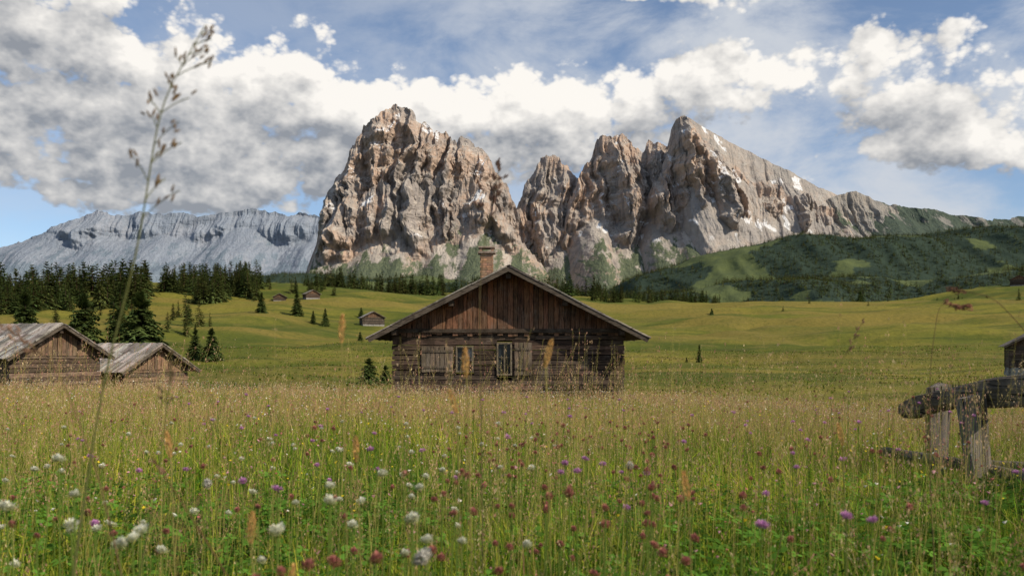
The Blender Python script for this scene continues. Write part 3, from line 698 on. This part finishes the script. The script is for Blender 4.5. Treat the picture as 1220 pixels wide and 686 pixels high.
for (x,y,z) in [(-.31,1.6,.93),(-.078,1.5,.87),(.06,1.6,.885),(-.30,1.7,.70),(-.40,1.35,.62),(-.33,1.3,.55),(.30,1.5,.66),(-.62,1.6,.72),(-.12,1.9,.78),(.75,2.,.7)]:
    A=Acc(); A.tube([[x+.02,y,0],[x+.01,y,z*.6],[x,y,z]],.001,5,(.3,.26,.09))
    n=160; tt=R.uniform(0,1,n); a=R.uniform(0,6.28,n); r=.0055*np.sin(np.pi*(.12+.8*tt))
    tl=R.uniform(-.3,.3)
    for i in range(n):
        c=np.array([x+math.cos(a[i])*r[i]+tl*.05*tt[i],y+math.sin(a[i])*r[i],z-.02+.05*tt[i]]); d=np.array([math.cos(a[i])*.4,math.sin(a[i])*.4,.9])*.006
        s=np.array([-math.sin(a[i]),math.cos(a[i]),0])*.0014
        A.add([c-s,c+s,c+d],None,[[0,1,2]],np.array([.62,.38,.14])*R.uniform(.6,1.3))
    A.obj('foxtail_grass',M_grass)

# flowers ---------------------------------------------------------------
def heads(name,pos,r,cin,cout,n_pet=90,flat=.85,pl=.55,stem=True,wd=.11):
    A=Acc()
    for (x,y,h),rr in zip(pos,r):
        z0=float(gz(x,y)); c=np.array([x,y,z0+h])
        if stem: A.tube([[x+R.normal()*.02,y,z0],[x+R.normal()*.006,y,z0+h*.6],[x,y,z0+h-rr*.5]],.0011+rr*.03,5,(.14,.2,.04),False)
        i=np.arange(n_pet); ph=np.arccos(1-1.75*(i+.5)/n_pet); tt=i*2.39996
        tilt=R.normal(size=3)*.25; tilt[2]=0
        d=np.stack([np.sin(ph)*np.cos(tt),np.sin(ph)*np.sin(tt),np.cos(ph)*flat],1)+R.normal(size=(n_pet,3))*.09+tilt*np.cos(ph)[:,None]
        s=np.cross(d,[0,0,1.]); s/=np.linalg.norm(s,axis=1)[:,None]+1e-6
        p0=c+d*rr*.25; pm=c+d*rr*(.25+pl); p1=c+d*rr*R.uniform(.78,1.15,n_pet)[:,None]+np.array([0,0,.18*rr])
        w=rr*wd
        V=np.stack([p0,pm-s*w,pm+s*w,p1-s*w*.5,p1+s*w*.5],1).reshape(-1,3); k=np.arange(n_pet)*5
        low_=np.clip((np.cos(ph)+.7),0,1)[:,None]     # lower florets are greener
        br=R.uniform(.65,1.15,n_pet)[:,None]; ci=np.array(cin)*br; co=np.clip((np.array(cout)*low_+np.array(cin)*(1-low_))*br,0,.9)
        C=np.stack([ci,.5*(ci+co),.5*(ci+co),co,co],1).reshape(-1,3)
        A.add(V,np.stack([k+1,k+2,k+4,k+3],1),np.stack([k,k+1,k+2],1),C)
    return A.obj(name,M_flower)
def fpos(l): return [(x,y,h-float(gz(x,y))) for x,y,h in l]
wc=[(-.86,1.5,.63),(-.75,1.5,.60),(-.80,1.6,.57),(-.57,1.35,.62),(-.72,1.45,.66),(-.36,1.35,.62),(-.31,1.5,.64),(-.33,1.6,.65),(-.56,1.3,.62),(-.60,1.35,.60),(-.17,1.5,.61),(-.14,1.45,.585),(-.09,1.6,.55),(-.28,1.9,.63),(-.90,1.75,.68),(-.20,1.9,.60),(-.25,2.2,.53)]
wc+= [(R.uniform(-.62,.05)*y,y,R.uniform(.40,.55)) for y in R.uniform(1.6,4.5,75)]
heads('white_clover',fpos(wc),R.uniform(.009,.0140,len(wc)),(.44,.46,.20),(.90,.88,.76),90,.75,.5,True,.16)
rc=[(-.34,1.3,.57),(-.305,1.32,.575),(-.27,1.34,.575),(-.375,1.28,.565),(-.21,1.36,.575),(.17,1.6,.61),(.11,1.7,.62),(.08,1.9,.58),(.30,1.9,.60)]
rc+= [(R.uniform(-.1,.22)*y,y,R.uniform(.38,.55)) for y in R.uniform(1.6,4.8,120)]+[(R.uniform(-.6,.6)*y,y,R.uniform(.36,.56)) for y in R.uniform(1.7,7,170)]
heads('red_clover',fpos(rc),R.uniform(.008,.0125,len(rc)),(.24,.11,.06),(.48,.18,.16),90,.9,.5,True,.14)
pc=[(.57,1.5,.615),(.605,1.48,.612),(.44,1.55,.59),(.17,2.3,.58),(.13,2.35,.57),(.20,2.4,.60),(.15,2.5,.575),(.27,2.6,.56)]
pc+= [(R.uniform(-.5,.6)*y,y,R.uniform(.42,.60)) for y in R.uniform(1.9,7,85)]
heads('purple_knapweed',fpos(pc),R.uniform(.009,.014,len(pc)),(.36,.13,.32),(.70,.35,.62),80,.6,.55,True,.13)
dc=[(-.145,1.42,.562),(.40,3.,.5),(-.9,2.6,.5)]
heads('dandelion_clock',fpos(dc),[.014,.014,.014],(.3,.27,.2),(.72,.7,.64),200,1.0,.7)
A=Acc()
for cnum,colr,y0,y1,s0,s1 in [(2600,(.84,.81,.70),2.4,26,.004,.009),(1100,(.80,.62,.05),2,16,.004,.008),(2400,(.66,.36,.38),2.5,20,.004,.008),(900,(.5,.18,.16),3,12,.005,.009)]:
    x,y=scatter(cnum,y0,y1,.70,1.8,1.8,9.+cnum); n=len(x); h=R.uniform(.26,.52,n); s=R.uniform(s0,s1,n)*(1+y/30)
    z=gz(x,y)+h; c=np.stack([x,y,z],1); m=6; nt_=R.normal(size=(n,2))*.4
    ring=[]
    for q in range(m):
        a=q/m*6.283; rr=s*(1 if q%2==0 else .62)
        ring.append(c+np.stack([np.cos(a)*rr,np.sin(a)*rr,(nt_[:,0]*np.cos(a)+nt_[:,1]*np.sin(a))*rr+rr*.35],1))
    top=c+np.array([0,0,1.])*s[:,None]*.5
    V=np.stack([top]+ring+[c-np.array([0,0,1.])*s[:,None]*.6],1).reshape(-1,3); k=np.arange(n)*(m+2); T=[]
    for q in range(m): T+= [np.stack([k,k+1+q,k+1+(q+1)%m],1),np.stack([k+m+1,k+1+(q+1)%m,k+1+q],1)]
    cc=np.array(colr)*R.uniform(.75,1.15,n)[:,None]
    A.add(V,None,np.vstack(T),np.repeat(np.clip(cc,0,.85),m+2,0))
    w=.0011+.00012*y
    V=np.stack([c-np.stack([w,0*w,h],1),c+np.stack([w,0*w,-h],1),c],1).reshape(-1,3); k=np.arange(n)*3
    A.add(V,None,np.stack([k,k+1,k+2],1),np.tile([.2,.23,.06],(3*n,1)))
A.obj('wildflowers',M_flower)

# ------------------------------------------------------------------ light and sky
az_s,el_s=math.radians(122),math.radians(39)
sd=Vector((math.sin(az_s)*math.cos(el_s),math.cos(az_s)*math.cos(el_s),math.sin(el_s)))
L=bpy.data.lights.new('sun','SUN'); L.energy=5.0; L.angle=math.radians(.5); L.color=(1,.88,.70)
lo=bpy.data.objects.new('sun',L); scene.collection.objects.link(lo); lo.rotation_euler=sd.to_track_quat('Z','Y').to_euler(); lo.location=(40,-40,60)
W=bpy.data.worlds.new('World'); scene.world=W; W.use_nodes=True; W.node_tree.nodes.clear(); t=NT(W.node_tree)
W.cycles.sampling_method='MANUAL'; W.cycles.sample_map_resolution=256
sky=t.n('ShaderNodeTexSky'); sky.sky_type='NISHITA'; sky.sun_disc=False; sky.sun_elevation=el_s; sky.sun_rotation=az_s; sky.altitude=1800; sky.air_density=1.0; sky.dust_density=1.0; sky.ozone_density=1.5
# cumulus banks: (azimuth, elevation, half width, half height, weight) in radians
blobs=[(-.50,.275,.27,.105,1.25),(-.25,.225,.27,.070,1.25),(.03,.250,.15,.058,1.25),(-.54,.385,.18,.030,.9),(-.44,.165,.2,.025,.42),
       (.33,.300,.18,.042,1.2),(.34,.378,.20,.024,1.05),(.11,.385,.10,.020,.75),(.50,.215,.20,.056,1.25),(.20,.235,.06,.02,.4),
       (2.2,.35,1.0,.15,.8),(-2.2,.3,1.0,.13,.75)]
def cloud_group(name,full):
    g=bpy.data.node_groups.new(name,'ShaderNodeTree')
    g.interface.new_socket('Vector',in_out='INPUT',socket_type='NodeSocketVector'); g.interface.new_socket('Density',in_out='OUTPUT',socket_type='NodeSocketFloat')
    q=NT(g); gi=q.n('NodeGroupInput'); go=q.n('NodeGroupOutput')
    sp=q.n('ShaderNodeSeparateXYZ',{0:gi.outputs[0]}); az=sp.outputs[0]; el=sp.outputs[1]
    tot=None
    for a,e_,w,h,k in blobs:
        dx=q.m('MULTIPLY',q.m('SUBTRACT',az,a),1/w); dy=q.m('MULTIPLY',q.m('SUBTRACT',el,e_),1/h)
        d=q.m('MULTIPLY_ADD',dx,dx,q.m('MULTIPLY',dy,dy)); ex=q.m('POWER',2.71828,q.m('MULTIPLY',d,-1.))
        tot=q.m('MULTIPLY',ex,k) if tot is None else q.m('MULTIPLY_ADD',ex,k,tot)
    tot=q.m('MINIMUM',tot,1.2)
    vv=q.scale(gi.outputs[0],(1,1.4,1))
    nz_=q.noise(vv,7.5,8 if full else 3,.56,.1)
    den=q.m('MULTIPLY_ADD',q.m('SUBTRACT',nz_,.5),2.1,tot)
    if full:
        vo=q.n('ShaderNodeTexVoronoi',{'Vector':vv,'Scale':21.,'Detail':3.,'Roughness':.6}); den=q.m('MULTIPLY_ADD',q.m('SUBTRACT',.42,vo.outputs['Distance']),.58,den)
    den=q.m('SUBTRACT',den,.33); q.nt.links.new(den,go.inputs[0]); return g
gF=cloud_group('cloud_density',True); gL=cloud_group('cloud_density_soft',False)
dr=t.n('ShaderNodeTexCoord').outputs['Generated']; sp=t.n('ShaderNodeSeparateXYZ',{0:dr})
az=t.m('ARCTAN2',sp.outputs[0],sp.outputs[1]); el=t.m('ARCSINE',sp.outputs[2])
vec=t.n('ShaderNodeCombineXYZ',{0:az,1:el,2:0.0}).outputs[0]
def dens(v,g):
    n=t.n('ShaderNodeGroup'); n.node_tree=g; t.set(n.inputs[0],v); return n.outputs[0]
off=t.n('ShaderNodeVectorMath',{0:vec,1:(.009,.018,0)}).outputs[0]
off2=t.n('ShaderNodeVectorMath',{0:vec,1:(.015,.060,0)}).outputs[0]
d0=dens(vec,gF); d1=dens(off,gF); d2=dens(off2,gL)
alpha=t.rng(d0,-.04,.22)
li=t.m('MULTIPLY_ADD',t.m('SUBTRACT',d0,d1),.80,.97); li=t.m('MULTIPLY_ADD',t.rng(d2,-.05,.95),-.72,li); li=t.m('MULTIPLY_ADD',t.m('MAXIMUM',d1,0.),-.08,li,clamp=True)
ccol=t.mix(li,(.29,.31,.345),(1.0,.96,.90))
th1=t.noise(t.scale(vec,(1.6,3.0,1)),3.4,8,.60,.3)
veil=t.m('MULTIPLY',t.rng(th1,.34,.64),t.rng(az,-.30,.15,.30,.92))
skyc=t.n('ShaderNodeVectorMath',{0:sky.outputs[0],1:(.115,.12,.125)},operation='MULTIPLY').outputs[0]
skyc=t.mix(.12,skyc,(.42,.50,.60))
c=t.mix(veil,skyc,(.62,.655,.71)); c=t.mix(t.m('MULTIPLY',alpha,.97),c,ccol)
bg=t.n('ShaderNodeBackground',{'Color':c,'Strength':1.0}); t.nt.links.new(bg.outputs[0],t.n('ShaderNodeOutputWorld').inputs[0])

# ------------------------------------------------------------------ camera
cam=bpy.data.cameras.new('camera'); co=bpy.data.objects.new('camera',cam); scene.collection.objects.link(co); scene.camera=co
co.location=(0,0,.9); co.rotation_euler=(math.radians(90),0,0)
cam.sensor_width=36; cam.lens=36*1050/1220; cam.shift_y=72/1220; cam.clip_start=.05; cam.clip_end=40000
cam.dof.use_dof=True; cam.dof.focus_distance=16; cam.dof.aperture_fstop=6.3
scene.view_settings.view_transform='Standard'; scene.view_settings.look='None'; scene.view_settings.exposure=0
